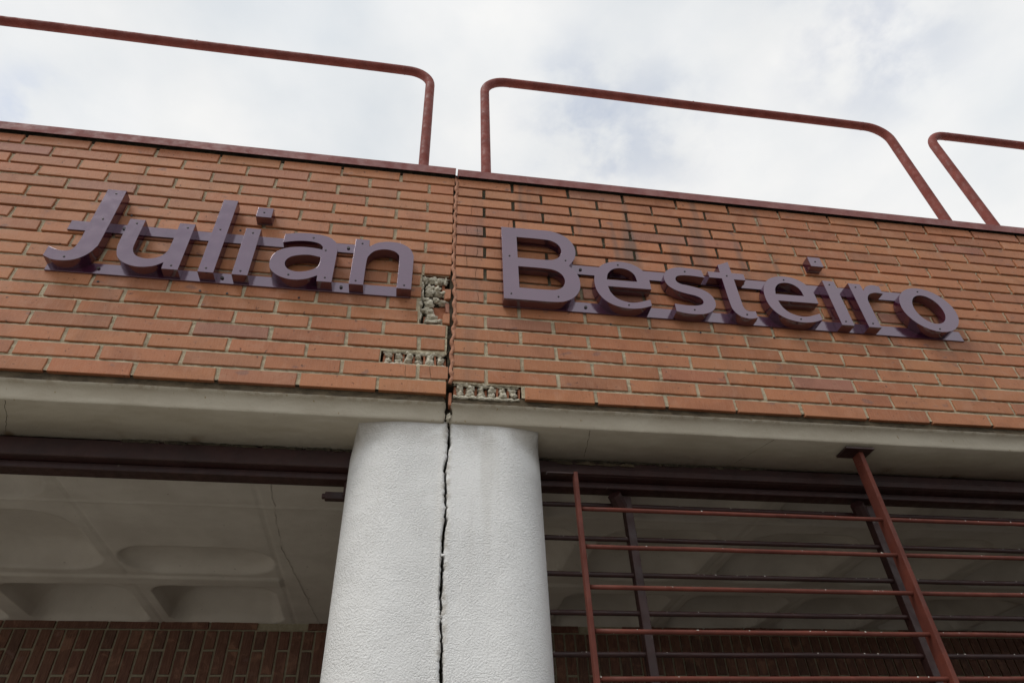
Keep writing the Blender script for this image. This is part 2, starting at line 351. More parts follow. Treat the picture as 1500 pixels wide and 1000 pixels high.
# ------------------------------------------------------------ facade brick walls either side of the joint
BL, BR, H, DEP = .0609, .0610, .0495, .05
tones = [(.45, .168, .068), (.43, .158, .063), (.46, .176, .071), (.41, .152, .063), (.44, .172, .073), (.405, .143, .058), (.455, .162, .064), (.385, .148, .066), (.465, .184, .077)]
odd = [(.39, .145, .082), (.37, .155, .088), (.41, .150, .072), (.34, .14, .088)]
def tone():
    c = rnd.choice(odd) if rnd.random() < .055 else rnd.choice(tones)
    k = rnd.uniform(.94, 1.06); return (c[0] * k, c[1] * k * rnd.uniform(.97, 1.03), c[2] * k, 1)
def put_brick(wall, x, z, w, name='brick', y=None, col=None, mesh_=None, h=H):
    me = mesh_ or brick_mesh(w, h, DEP, M['brick'])
    o = link(name, me, None, wall, (x, rnd.uniform(-.0008, .0008) if y is None else y, z)); o.color = col or tone(); return o
def cracked(wall, x, z, w, cuts, gap=.0016):
    """a brick split by hairline cracks: pieces with matching ragged ends"""
    edges = [None] + [[(c + rnd.uniform(-.003, .003)) for _ in range(4)] for c in cuts] + [None]
    col = tone()
    for a, b_ in zip(edges, edges[1:]):
        bm = bmesh.new(); n = 4
        lf = a or [0] * n; rt = b_ or [w] * n
        F, Bk = [], []
        for i in range(n):
            zz = H * i / (n - 1)
            F.append((bm.verts.new((lf[i] + (gap / 2 if a else 0), 0, zz)), bm.verts.new((rt[i] - (gap / 2 if b_ else 0), 0, zz))))
            Bk.append((bm.verts.new((lf[i] + (gap / 2 if a else 0), DEP, zz)), bm.verts.new((rt[i] - (gap / 2 if b_ else 0), DEP, zz))))
        for i in range(n - 1):
            bm.faces.new((F[i][0], F[i][1], F[i + 1][1], F[i + 1][0]))
            bm.faces.new((F[i][0], F[i + 1][0], Bk[i + 1][0], Bk[i][0])); bm.faces.new((F[i][1], Bk[i][1], Bk[i + 1][1], F[i + 1][1]))
        bm.faces.new((F[0][0], Bk[0][0], Bk[0][1], F[0][1])); bm.faces.new((F[-1][0], F[-1][1], Bk[-1][1], Bk[-1][0]))
        bmesh.ops.recalc_face_normals(bm, faces=bm.faces)
        me = mesh(bm, 'cracked_brick'); me.materials.append(M['brick'])
        o = put_brick(wall, x, z, w, 'brick', None, col, me)
        o['label'] = 'cracked piece of brick'
def mortar_sheet(wall, x0, x1, z0, z1, holes, name='mortar'):
    bm = bmesh.new()
    nx = int((x1 - x0) / .010); nz = int((z1 - z0) / .0039); V = {}; pitch, off = (BL, .0018) if x1 < 0 else (BR, 0)
    def inh(x, z): return any(a < x < b_ and c < z < d for a, b_, c, d in holes)
    for i in range(nx + 1):
        for k in range(nz + 1):
            x = x0 + (x1 - x0) * i / nx; z = z0 + (z1 - z0) * k / nz
            ph = ((off - z) % pitch) / .0115
            dp = .0032 * min(1, max(0, (z + .75) / .35))
            y = (.0095 - .0078 * ph if ph < 1 else .0052) + dp + .0034 * noise.noise(Vector((x * 75, z * 90, 1))) + .002 * noise.noise(Vector((x * 18, z * 30, 7)))
            V[i, k] = bm.verts.new((x, y, z))
    for i in range(nx):
        for k in range(nz):
            cx = x0 + (x1 - x0) * (i + .5) / nx; cz = z0 + (z1 - z0) * (k + .5) / nz
            if not inh(cx, cz): bm.faces.new((V[i, k], V[i + 1, k], V[i + 1, k + 1], V[i, k + 1]))
    bmesh.ops.delete(bm, geom=[v for v in bm.verts if not v.link_faces], context='VERTS')
    return link(name, mesh(bm, 'mortar', True), M['mortar'], wall)
def core(wall, x0, x1):
    bm = bmesh.new(); abox(bm, x0, x1, .052, .30, -1.10, .048)
    link('wall_core', mesh(bm, 'core'), M['void'], wall)

wl = thing('brick_wall', 'orange brick parapet wall left of the vertical joint, behind the word Julian', 'wall', (JX - .01, 0, -1.103))
wr = thing('brick_wall', 'orange brick parapet wall right of the vertical joint, behind the word Besteiro', 'wall', (JX + .007, 0, -1.103))
XL0, XR1 = -5.2, 5.6
holesL = [(-.236, -.132, -.790, -.5485), (-.352, -.136, -.975, -.926)]
holesR = [(-.110, .118, -1.097, -1.046)]
mortar_sheet(wl, -3.2, JX - .016, -1.0880, .046, holesL); mortar_sheet(wr, JX + .008, 3.9, -1.0900, .046, holesR)
core(wl, XL0, JX - .02); core(wr, JX + .012, XR1)
far = bmesh.new(); abox(far, XL0, -3.2, .0085, .05, -1.1, .046); link('mortar', mesh(far, 'm'), M['mortar'], wl)
far = bmesh.new(); abox(far, 3.9, XR1, .0085, .05, -1.1, .046); link('mortar', mesh(far, 'm'), M['mortar'], wr)
farL, farR = bmesh.new(), bmesh.new()
JL, JR = -.129, -.113
mL = .2472
for r in range(19):
    z = .0018 - r * BL
    # left wall
    x1 = JL + (.0 if r < 8 else -.002) - (.012 if 13 <= r <= 16 else 0) + rnd.uniform(-.002, .002)
    base = -1.8391 + (mL * .5 if r % 2 else 0) + rnd.uniform(-.004, .004)
    n = 6
    starts = [base + mL * k for k in range(n, -15, -1)]
    for s_ in starts:
        a = s_ + .0065; b_ = s_ + mL - .0065 + rnd.uniform(-.0015, .0015)
        if b_ > JL: b_ = x1
        if a > JL - .03: continue
        w = b_ - a
        if a < -3.1:
            if a > XL0: abox(farL, a, a + w, 0, DEP, z, z + H)
            continue
        last = (b_ == x1)
        if last and r == 10: b_ = -.243; w = b_ - a
        if last and r in (11, 13): continue
        if last and r == 12: b_ = -.252; w = b_ - a
        if last and r == 16: continue
        if r == 17 and last: cracked(wl, a, z, w, [.034]); continue
        if r == 17 and abs(b_ - (-.232)) < .03: cracked(wl, a, z, w, [w - .035]); continue
        put_brick(wl, a, z, w if last else round(w, 3))
    # right wall
    z = -r * BR
    for k in range(0, 24):
        s_ = (.125 if r % 2 == 0 else 0) + .25 * k
        if k == 0 and r != 18:
            a, b_ = JR + rnd.uniform(-.001, .002), s_ - .0065
            cuts = {3: [.06], 4: [.215], 5: [.04, .082], 7: [.036, .083], 8: [.04], 9: [.08], 11: [.085]}.get(r)
            if cuts: cracked(wr, a, z, b_ - a, cuts)
            else: put_brick(wr, a, z, b_ - a)
        sh = rnd.uniform(-.003, .003)
        a, b_ = s_ + .0065, s_ + .25 - .0065 + rnd.uniform(-.001, .001)
        if a > 3.72:
            if b_ < XR1: abox(farR, a, b_, 0, DEP, z, z + H)
            continue
        put_brick(wr, a, z, round(b_ - a, 3))
for w_, f_ in ((wl, farL), (wr, farR)):
    o = link('brick_courses', mesh(f_, 'far_bricks'), M['brick'], w_); o['kind'] = 'stuff'; o.color = (.35, .15, .09, 1)
# purple-burnt bricks seen in the photograph are made by tone(); broken stubs at the joint
for r, xa, w, dz, yy in ((11, -.151, .022, .002, .004), (12, -.146, .018, -.001, .010), (13, -.155, .027, .000, -.002)):
    bm = bmesh.new(); abox(bm, 0, w, 0, .04, 0, H, .002, .003); me = mesh(bm, 'stub'); me.materials.append(M['brick'])
    put_brick(wl, xa, .0018 - r * BL + dz, w, 'brick', yy, None, me)['label'] = 'broken brick stub beside the joint'
# chipped scar on the small brick of row 15
def blob(bm, c, sx, sy, sz, amp=.35, sub=3):
    r = bmesh.ops.create_icosphere(bm, subdivisions=sub, radius=1); sd = rnd.uniform(0, 50)
    for v in r['verts']:
        k = 1 + amp * noise.noise(v.co * 1.4 + Vector((sd, sd, 0))) + amp * .5 * noise.noise(v.co * 4 + Vector((0, sd, sd)))
        v.co = Vector((c[0] + v.co.x * sx * k, c[1] + v.co.y * sy * k, c[2] + v.co.z * sz * k))
def hole(wall, x0, x1, z0, z1, n, label):
    """a brick whose face has spalled off: mortar plugs of the perforations between clay webs"""
    w = x1 - x0; pitch = w / n
    bm = bmesh.new(); abox(bm, x0, x1, .040, .05, z0, z1); link('clay_web', mesh(bm, 'back'), M['clay'], wall)
    for i in range(n + 1):
        x = x0 + i * pitch - (.004 if i else -.001)
        bm = bmesh.new(); abox(bm, x, x + .008, .010 + rnd.uniform(0, .016), .042, z0 + .002, z1 - rnd.uniform(0, .010), 0, .0025)
        link('clay_web', mesh(bm, 'web'), M['clay'], wall)
        if i < n:
            cx = x0 + (i + .5) * pitch
            for zc, hh in ((z0 + (z1 - z0) * .29, (z1 - z0) * .27), (z0 + (z1 - z0) * .74, (z1 - z0) * .25)):
                bm = bmesh.new(); blob(bm, (cx + rnd.uniform(-.003, .003), rnd.uniform(.016, .026), zc + rnd.uniform(-.002, .002)), pitch * rnd.uniform(.28, .40), .016, hh * rnd.uniform(.8, 1.2), .6)
                link('mortar_plug', mesh(bm, 'plug', True), M['knob'], wall)
    # ragged mortar bed along the lower and upper edges
    for zz, yy in ((z0 - .003, .012), (z1 + .002, .012)):
        m_ = 26; pts = [(x0 + w * i / m_, yy + rnd.uniform(-.003, .003), zz + rnd.uniform(-.002, .002)) for i in range(m_ + 1)]
        bm = bmesh.new(); tube(bm, pts, .0055, 7, True, [rnd.uniform(.45, 1.5) for _ in pts]); link('mortar_bed', mesh(bm, 'bed', True), M['knob'], wall)
hole(wl, -.350, -.140, -.974, -.928, 6, '')
hole(wr, -.108, .110, -1.094, -1.048, 6, '')
# the deeper ragged hole four courses high left of the joint
bm = bmesh.new(); abox(bm, -.245, -.133, .046, .05, -.792, -.546); link('clay_web', mesh(bm, 'back'), M['void'], wl)
for (x, z, sx, sz, sy) in [(-.226, -.572, .012, .012, .014), (-.200, -.567, .016, .014, .014), (-.172, -.575, .014, .013, .014), (-.150, -.566, .013, .016, .012), (-.187, -.562, .05, .008, .013),
                           (-.232, -.604, .006, .02, .014), (-.203, -.607, .014, .015, .014), (-.178, -.612, .011, .014, .012), (-.203, -.632, .017, .014, .018), (-.172, -.634, .017, .009, .016), (-.148, -.632, .013, .010, .012),
                           (-.232, -.648, .007, .022, .014), (-.216, -.668, .021, .009, .014), (-.205, -.690, .016, .016, .014), (-.176, -.668, .013, .010, .012), (-.158, -.676, .018, .008, .01),
                           (-.236, -.694, .009, .016, .013), (-.223, -.722, .02, .008, .013), (-.234, -.750, .006, .026, .013), (-.204, -.728, .014, .014, .014), (-.192, -.752, .02, .012, .013), (-.198, -.776, .020, .009, .013), (-.168, -.770, .018, .011, .012), (-.150, -.778, .012, .010, .012)]:
    bm = bmesh.new(); blob(bm, (x + rnd.uniform(-.002, .002), .019, z), sx, sy, sz, .75); link('mortar_plug', mesh(bm, 'plug', True), M['knob'], wl)
for (x, z, w, h, y) in [(-.186, -.60, .007, .05, .022), (-.161, -.60, .012, .05, .024), (-.217, -.612, .006, .04, .026), (-.190, -.722, .05, .058, .030), (-.140, -.64, .008, .05, .03), (-.222, -.762, .010, .03, .024), (-.165, -.665, .02, .05, .034)]:
    bm = bmesh.new(); abox(bm, x, x + w, y, .047, z - h / 2, z + h / 2, 0, .002); link('clay_web', mesh(bm, 'web'), M['clay'], wl)
# dark cavity lumps between the last bricks and the filler, rows 13-17
for z in (-.80, -.825, -.85, -.875, -.90, -.915):
    bm = bmesh.new(); blob(bm, (-.137 + rnd.uniform(-.003, .003), .018, z), .009, .010, .012, .6); link('mortar_plug', mesh(bm, 'plug', True), M['void'], wl)
# screw holes left in the brickwork are small plugs
for x, z in [(-1.318, -.372), (-.925, -.40), (-1.07, -.60), (-1.32, -.715), (-.90, -.725), (-.99, -.722), (-.66, -.72), (.47, -.735), (.62, -.742), (.82, -.745), (1.12, -.742), (1.23, -.738)]:
    bm = bmesh.new(); bmesh.ops.create_cone(bm, cap_ends=True, segments=10, radius1=.0042, radius2=.0038, depth=.003)
    me = mesh(bm, 'plug_hole'); me.transform(__import__('mathutils').Matrix.Rotation(math.pi / 2, 4, 'X'))
    link('wall_plug', me, M['screw'], wl if x < JX else wr, (x, -.001, z))

# ------------------------------------------------------------ joint filler
jf = thing('joint_filler', 'wavy reddish bead of filler squeezed out of the vertical wall joint', 'sealant', (JX, 0, -1.05))
tr = [(-.119, .06), (-.117, -.012), (-.1205, -.128), (-.1205, -.258), (-.122, -.381), (-.1215, -.496), (-.116, -.569), (-.112, -.64), (-.1135, -.692), (-.111, -.775), (-.117, -.87), (-.118, -.961), (-.118, -1.019), (-.119, -1.05)]
bm = bmesh.new(); pts = []; sc = []
n = 190
for i in range(n + 1):
    z = .055 - (1.105) * i / n
    for (xa, za), (xb, zb) in zip(tr, tr[1:]):
        if zb <= z <= za: u = (za - z) / (za - zb); x = xa + (xb - xa) * u
    ph = (z / BR) % 1
    pts.append((x + .0032 * math.sin(ph * 2 * math.pi) + .0018 * noise.noise(Vector((z * 40, 3, 0))), .0035 + .004 * noise.noise(Vector((z * 30, 9, 0))), z))
    sc.append(.72 + .35 * abs(math.sin(ph * math.pi)) + .5 * noise.noise(Vector((z * 70, 1, 5))))
tube(bm, pts, .0072, 9, True, sc); me = mesh(bm, 'bead', True)
link('bead', me, M['bead'], jf)
bm = bmesh.new(); pts2 = [(p_[0] + .0055 + .0015 * math.sin(i * .7), p_[1] + .001, p_[2]) for i, p_ in enumerate(pts) if i < 150]
tube(bm, pts2, .0032, 6, True, [rnd.uniform(.5, 1.4) for _ in pts2]); link('bead', mesh(bm, 'bead2', True), M['bead'], jf)

# ------------------------------------------------------------ concrete beams under the brickwork
def beam(x0, x1, label, jag_side):
    t = thing('concrete_beam', label, 'beam', ((x0 + x1) / 2, .1, -1.2))
    prof = [(.013, -1.0880), (.0135, -1.103), (.011, -1.115), (.009, -1.123), (.0015, -1.1262)]
    prof2 = [(.0015, -1.1262), (.002, -1.1285), (.010, -1.1335), (.017, -1.138), (.0225, -1.148), (.026, -1.160), (.0275, -1.172), (.0285, -1.1805), (.0315, -1.1835), (.09, -1.189), (.215, -1.2005), (.215, -1.10)]
    xs_ = []; x = x0
    while x < x1 - 1e-6: xs_.append(x); x += .012 if -3.2 < x < 4 else .3
    xs_.append(x1)
    for nm, pr, mt in (('bedding_mortar', prof, M['ledge']), ('beam_body', prof2, M['beam'])):
        bm = bmesh.new(); rows = []
        for x in xs_:
            rw = []
            for i, (y, z) in enumerate(pr):
                dx = 0
                if abs(x - (x1 if jag_side > 0 else x0)) < 1e-6: dx = rnd.uniform(-.005, .005)
                am = .0018 if nm == 'bedding_mortar' else .0008
                rw.append(bm.verts.new((x + dx, y + am * noise.noise(Vector((x * 25, i * 3., 2))) + (.0012 * noise.noise(Vector((x * 5, i, 9)))), z + .0008 * noise.noise(Vector((x * 20, i * 2., 5))))))
            rows.append(rw)
        for A, B in zip(rows, rows[1:]):
            for i in range(len(pr) - 1): bm.faces.new((A[i], A[i + 1], B[i + 1], B[i]))
        if nm == 'beam_body':
            bm.faces.new(rows[0]); bm.faces.new(rows[-1])
        bmesh.ops.recalc_face_normals(bm, faces=bm.faces)
        me = mesh(bm, nm)
        for p_ in me.polygons: p_.use_smooth = len(p_.vertices) == 4
        link(nm, me, mt, t)
    return t
bl = beam(XL0, JX - .016, 'white painted concrete edge beam under the bricks, left of the column crack', 1)
br = beam(JX + .006, XR1, 'white painted concrete edge beam under the bricks, right of the column crack', -1)
# dark infill in the gap between the beams, with a lodged mortar lump
bm = bmesh.new(); abox(bm, JX - .03, JX + .02, .054, .20, -1.19, .090); link('joint_core', mesh(bm, 'infill'), M['void'], jf)
bm = bmesh.new(); blob(bm, (JX - .001, .030, -1.168), .007, .010, .013, 1.1); link('mortar_lump', mesh(bm, 'lump', True), M['knob'], jf)
bm = bmesh.new(); abox(bm, JX - .004, JX + .006, .006, .03, -1.135, -1.085, .001, .002); link('brick_shard', mesh(bm, 'shard'), M['clay'], jf)
# crack lines in the soffits (grooves filled with dirt)
def crack_line(parent, pts, r, mt):
    bm = bmesh.new(); P = []
    for a, b_ in zip(pts, pts[1:]):
        for i in range(8):
            u = i / 8; P.append(tuple(a[k] + (b_[k] - a[k]) * u + (rnd.uniform(-.002, .002) if k < 2 else 0) for k in range(3)))
    tube(bm, P, r, 5, True, [rnd.uniform(.4, 1.3) for _ in P]); link('hairline_crack', mesh(bm, 'crack'), mt, parent)
crack_line(bl, [(-1.432, .035, -1.1838), (-1.455, .12, -1.1918), (-1.487, .20, -1.199)], .0008, M['void'])
crack_line(br, [(.350, .035, -1.1838), (.355, .1, -1.1900), (.363, .20, -1.199)], .0008, M['void'])
crack_line(br, [(1.0, .035, -1.1838), (.90, .20, -1.199)], .0006, M['void'])

# ------------------------------------------------------------ column, split by the crack
colt = thing('column', 'thick white stucco column with rounded sides, split by a jagged vertical crack', 'column', (-.1125, .17, GZ))
ck = [(-.119, -1.195), (-.115, -1.238), (-.122, -1.31), (-.126, -1.37), (-.121, -1.436), (-.120, -1.5), (-.126, -1.57), (-.125, -1.637), (-.126, -1.685), (-.126, -1.746), (-.126, -1.805), (-.119, -1.841), (-.121, -1.889), (-.119, -1.956), (-.122, -2.3), (-.12, -2.8), (-.12, GZ)]
def ckx(z):
    for (xa, za), (xb, zb) in zip(ck, ck[1:]):
        if zb <= z <= za: return xa + (xb - xa) * (za - z) / (za - zb)
    return ck[0][0]
def column_half(side):
    R = .175; xe = -.431 if side < 0 else .205; cx = xe + R * (1 if side < 0 else -1); cy = .038 + R
    zs = []; z = -1.178
    while z > -2.25: zs.append(z); z -= .005
    zs += [-2.3, -2.6, -3, -3.5, GZ]
    bm = bmesh.new(); rows = []
    for z in zs:
        g_ = .0023 + .0030 * max(0, .5 + noise.noise(Vector((z * 22, 0, 1)))) * (1.0 if z > -1.72 else .75)
        if -1.80 < z < -1.772: g_ = .0006
        sp_ = noise.noise(Vector((z * 16, side * 5, 3))); g_ += .006 * max(0, sp_ - .22)
        e = ckx(z) + .0045 * noise.noise(Vector((z * 28, 4, 2))) + .0052 * noise.noise(Vector((z * 75, 4, 2))) + .002 * noise.noise(Vector((z * 170, 8, 2)))
        e += side * g_ + .0015 * noise.noise(Vector((z * 120, side * 7, 2)))
        P = []
        P.append((e + side * .001, .10)); P.append((e, .03)); P.append((e, .0165)); P.append((e + side * .003, .0125 + .0025 * noise.noise(Vector((z * 60, side * 3, 0)))))
        if side < 0: P.append((-.1335, .0105)); P.append((-.1365, .0125))
        else: P.append((-.108, .0115)); P.append((-.100, .0125))
        x_end = cx
        for k in range(1, 7):
            xs2 = P[5][0] + (x_end - P[5][0]) * k / 6; P.append((xs2, .012))
        for k in range(1, 19):
            a = math.pi / 2 * k / 12
            f_ = 1 / max(abs(math.sin(a)), abs(math.cos(a)), .7071); hd = min(1, max(0, (z + 1.255) / .075)); hd = hd * hd * (3 - 2 * hd)
            f_ = 1 + (f_ - 1) * hd * .62
            X = side * R * math.sin(a) * f_ * (1 - .045 * hd)
            P.append((cx + X, cy - R * math.cos(a) * f_ if a < math.pi / 2 else cy - R * math.cos(a)))
        rows.append([bm.verts.new((x, y + (.026 if i_ < 12 else 0), z)) for i_, (x, y) in enumerate(P)])
    for A, B in zip(rows, rows[1:]):
        for i in range(len(A) - 1): bm.faces.new((A[i], A[i + 1], B[i + 1], B[i]))
    bmesh.ops.recalc_face_normals(bm, faces=bm.faces)
    me = mesh(bm, 'column_half', True)
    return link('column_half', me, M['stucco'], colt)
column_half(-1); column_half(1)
bm = bmesh.new(); abox(bm, JX - .03, JX + .03, .105, .30, GZ, -1.19); link('column_core', mesh(bm, 'core'), M['void'], colt)
# paint bridging the crack
for z in (-1.787, -1.62):
    bm = bmesh.new(); blob(bm, (ckx(z), .041, z), .007, .004, .004, .5); link('paint_bridge', mesh(bm, 'bridge', True), M['stucco'], colt)

bm = bmesh.new(); abox(bm, JX - .012, JX + .012, .012, .06, -1.05, .088); link('joint_core', mesh(bm, 'infill'), M['void'], jf)
# ------------------------------------------------------------ copings
def coping(x0, x1, dz, label, jag):
    t = thing('metal_coping', label, 'coping', ((x0 + x1) / 2, 0, .05 + dz))
    pr = [(-.0135, .0525), (-.015, .0525), (-.0155, .098), (-.0145, .1000), (.05, .104), (.29, .106), (.29, .06)]
    xs_ = []; x = x0
    while x < x1 - 1e-6: xs_.append(x); x += .05
    xs_.append(x1)
    bm = bmesh.new(); rows = []
    for x in xs_:
        end = abs(x - (x1 if jag > 0 else x0)) < 1e-6
        w = .0012 * noise.noise(Vector((x * 4, 2, 0)))
        rows.append([bm.verts.new((x + (rnd.uniform(-.003, .003) if end else 0), y + w * .6, z + dz + w)) for y, z in pr])
    for A, B in zip(rows, rows[1:]):
        for i in range(len(pr) - 1): bm.faces.new((A[i], A[i + 1], B[i + 1], B[i]))
    bm.faces.new(rows[0]); bm.faces.new(rows[-1]); bmesh.ops.recalc_face_normals(bm, faces=bm.faces)
    link('sheet', mesh(bm, 'coping'), M['coping'], t)
    bm = bmesh.new(); abox(bm, x0 + .002, x1 - .002, .004, .28, .0482, .0960 + dz); link('bedding', mesh(bm, 'bedding'), M['void'], t)
coping(XL0, JX - .004, .0045, 'weathered red metal coping on top of the left brick wall', 1)
coping(JX + .008, XR1, -.0015, 'weathered red metal coping on top of the right brick wall', -1)

# ------------------------------------------------------------ guard rails on the roof
def guard(xa, xb, label, y=.15, top=1.176, r=.0245, R=.125):
    t = thing('guard_rail', label, 'railing', ((xa + xb) / 2, y, .10), 'tube guard rails on the roof edge')
    bm = bmesh.new(); z0 = .09; pts = [(xa, y, z0)]
    for i in range(4): pts.append((xa, y, z0 + (top - R - z0) * (i + 1) / 4))
    for k in range(1, 11): a = math.pi / 2 * k / 10; pts.append((xa + R - R * math.cos(a), y, top - R + R * math.sin(a)))
    m_ = 14
    for i in range(1, m_): 
        u = i / m_; pts.append((xa + R + (xb - xa - 2 * R) * u, y, top + .0025 * math.sin(u * 9)))
    for k in range(0, 11): a = math.pi / 2 * k / 10; pts.append((xb - R + R * math.sin(a), y, top - R + R * math.cos(a)))
    for i in range(4): pts.append((xb, y, top - R - (top - R - z0) * (i + 1) / 4))
    tube(bm, pts, r, 20); me = mesh(bm, 'guard'); smooth_tube(me); link('bent_tube', me, M['rail'], t)
    for x in (xa, xb):
        bm = bmesh.new(); bmesh.ops.create_cone(bm, cap_ends=True, segments=20, radius1=.05, radius2=.05, depth=.006)
        link('base_plate', mesh(bm, 'plate'), M['rail'], t, (x, y, .107))
    for x in (xa + R + .02, xb - R - .02, (xa + xb) / 2):      # weld collars
        bm = bmesh.new(); tube(bm, [(x - .002, y, top), (x + .002, y, top)], r + .0008, 20); link('weld_seam', mesh(bm, 'weld'), M['rail'], t)
guard(-2.74, -.268, 'red tube guard rail on the roof, the left one, above the word Julian')
guard(.031, 2.488, 'red tube guard rail on the roof, whole loop above the word Besteiro')
guard(2.773, 5.26, 'red tube guard rail cut off by the right edge of the view')

# ------------------------------------------------------------ letters
def spline(pts):
    """pts: (x, z) or (x, z, 1) for a sharp corner -> dense outline (centripetal Catmull-Rom between corners)"""
    n = len(pts); ci = [i for i, q in enumerate(pts) if len(q) > 2]
    out = []
    if not ci:
        for i in range(n):
            p0, p1, p2, p3 = [Vector(pts[(i + k) % n][:2]) for k in (-1, 0, 1, 2)]
            for j in range(6): out.append(cr_(p0, p1, p2, p3, j / 6))
        return out
    ci.sort(); start = ci[0]
    segs = []
    for a, b_ in zip(ci, ci[1:] + [ci[0] + n]): segs.append([Vector(pts[k % n][:2]) for k in range(a, b_ + 1)])
    for s_ in segs:
        if len(s_) == 2: out.append(s_[0]); continue
        e = [2 * s_[0] - s_[1]] + s_ + [2 * s_[-1] - s_[-2]]
        for i in range(len(s_) - 1):
            for j in range(6): out.append(cr_(e[i], e[i + 1], e[i + 2], e[i + 3], j / 6))
    return out
def cr_(p0, p1, p2, p3, u):
    return .5 * ((2 * p1) + (p2 - p0) * u + (2 * p0 - 5 * p1 + 4 * p2 - p3) * u * u + (3 * p1 - p0 - 3 * p2 + p3) * u ** 3)
def ell(cx, cz, rx, rz, a0, a1, n):
    return [(cx + rx * math.cos(math.radians(a0 + (a1 - a0) * i / (n - 1))), cz + rz * math.sin(math.radians(a0 + (a1 - a0) * i / (n - 1)))) for i in range(n)]
def C_(p): return (p[0], p[1], 1)
def solid(outlines, depth, name):
    cu = bpy.data.curves.new(name, 'CURVE'); cu.dimensions = '2D'; cu.fill_mode = 'BOTH'; cu.extrude = depth / 2 - .0008; cu.bevel_depth = .0008; cu.bevel_resolution = 1; cu.offset = -.0008
    for o_ in outlines:
        sp = cu.splines.new('POLY'); sp.points.add(len(o_) - 1)
        for q, v in zip(sp.points, o_): q.co = (v[0], v[1], 0, 1)
        sp.use_cyclic_u = True
    ob = bpy.data.objects.new(name, cu); COL.objects.link(ob); dg = bpy.context.evaluated_depsgraph_get()
    me = bpy.data.meshes.new_from_object(ob.evaluated_get(dg)); bpy.data.objects.remove(ob)
    for v in me.vertices: v.co = Vector((v.co.x, -v.co.z, v.co.y))
    me.update(); me.materials.clear(); 
    bm = bmesh.new(); bm.from_mesh(me); bmesh.ops.recalc_face_normals(bm, faces=bm.faces); bm.to_mesh(me); bm.free()
    for p_ in me.polygons: p_.use_smooth = False
    return me
zb, zx = -.678, -.441
K = {}
K['J'] = [[(-1.412, -.291, 1), (-1.347, -.291, 1), (-1.347, -.56), (-1.351, -.60), (-1.366, -.636), (-1.392, -.662), (-1.425, -.674), (-1.464, -.673), (-1.498, -.657, 1), (-1.497, -.612, 1), (-1.463, -.626), (-1.432, -.626), (-1.417, -.608), (-1.412, -.57), (-1.412, -.50)]]
K['u'] = [[(-1.288, zx, 1), (-1.236, zx, 1), (-1.236, -.56), (-1.232, -.598), (-1.214, -.624), (-1.180, -.634), (-1.145, -.624), (-1.124, -.597), (-1.119, -.56), (-1.119, zx, 1), (-1.065, zx, 1), (-1.065, -.677, 1), (-1.118, -.677, 1), (-1.119, -.646, 1), (-1.148, -.668), (-1.195, -.6765), (-1.240, -.664), (-1.270, -.638), (-1.284, -.60), (-1.288, -.56)]]
K['l'] = [[(-1.001, -.289, 1), (-.949, -.289, 1), (-.949, -.677, 1), (-1.001, -.677, 1)]]
K['i'] = [[(-.889, -.436, 1), (-.836, -.436, 1), (-.836, -.677, 1), (-.889, -.677, 1)]]
K['a'] = [[(-.748, -.450, 1), (-.705, -.438), (-.650, -.435), (-.600, -.443), (-.568, -.464), (-.553, -.495), (-.5515, -.53), (-.5515, -.678, 1), (-.603, -.678, 1), (-.604, -.650, 1), (-.642, -.672), (-.690, -.6795), (-.737, -.665), (-.768, -.635), (-.776, -.595), (-.766, -.553), (-.735, -.525), (-.69, -.512), (-.64, -.511), (-.604, -.517, 1), (-.607, -.500), (-.625, -.484), (-.66, -.478), (-.703, -.482), (-.748, -.495, 1)],
          [(-.605, -.557, 1), (-.645, -.550), (-.682, -.555), (-.712, -.570), (-.724, -.597), (-.713, -.625), (-.685, -.638), (-.650, -.634), (-.618, -.617), (-.606, -.596)]]
K['n'] = [[(-.492, -.443, 1), (-.441, -.443, 1), (-.440, -.480, 1), (-.413, -.456), (-.373, -.4435), (-.325, -.447), (-.291, -.470), (-.275, -.505), (-.273, -.54), (-.273, -.682, 1), (-.325, -.682, 1), (-.325, -.54), (-.331, -.508), (-.352, -.491), (-.384, -.487), (-.417, -.500), (-.436, -.527), (-.442, -.56), (-.442, -.679, 1), (-.492, -.679, 1)]]
K['B'] = [[(.062, -.297, 1), (.20, -.296), (.262, -.297), (.312, -.316), (.343, -.350), (.356, -.395), (.349, -.445), (.322, -.491, 1), (.345, -.520), (.358, -.562), (.353, -.615), (.327, -.658), (.285, -.684), (.235, -.690), (.17, -.690), (.062, -.690, 1)],
          [(.122, -.350, 1), (.22, -.350), (.262, -.355), (.289, -.376), (.298, -.408), (.288, -.443), (.262, -.463), (.22, -.468), (.122, -.468, 1)],
          [(.122, -.516, 1), (.22, -.516), (.264, -.522), (.290, -.543), (.299, -.575), (.289, -.606), (.263, -.625), (.22, -.629), (.122, -.629, 1)]]
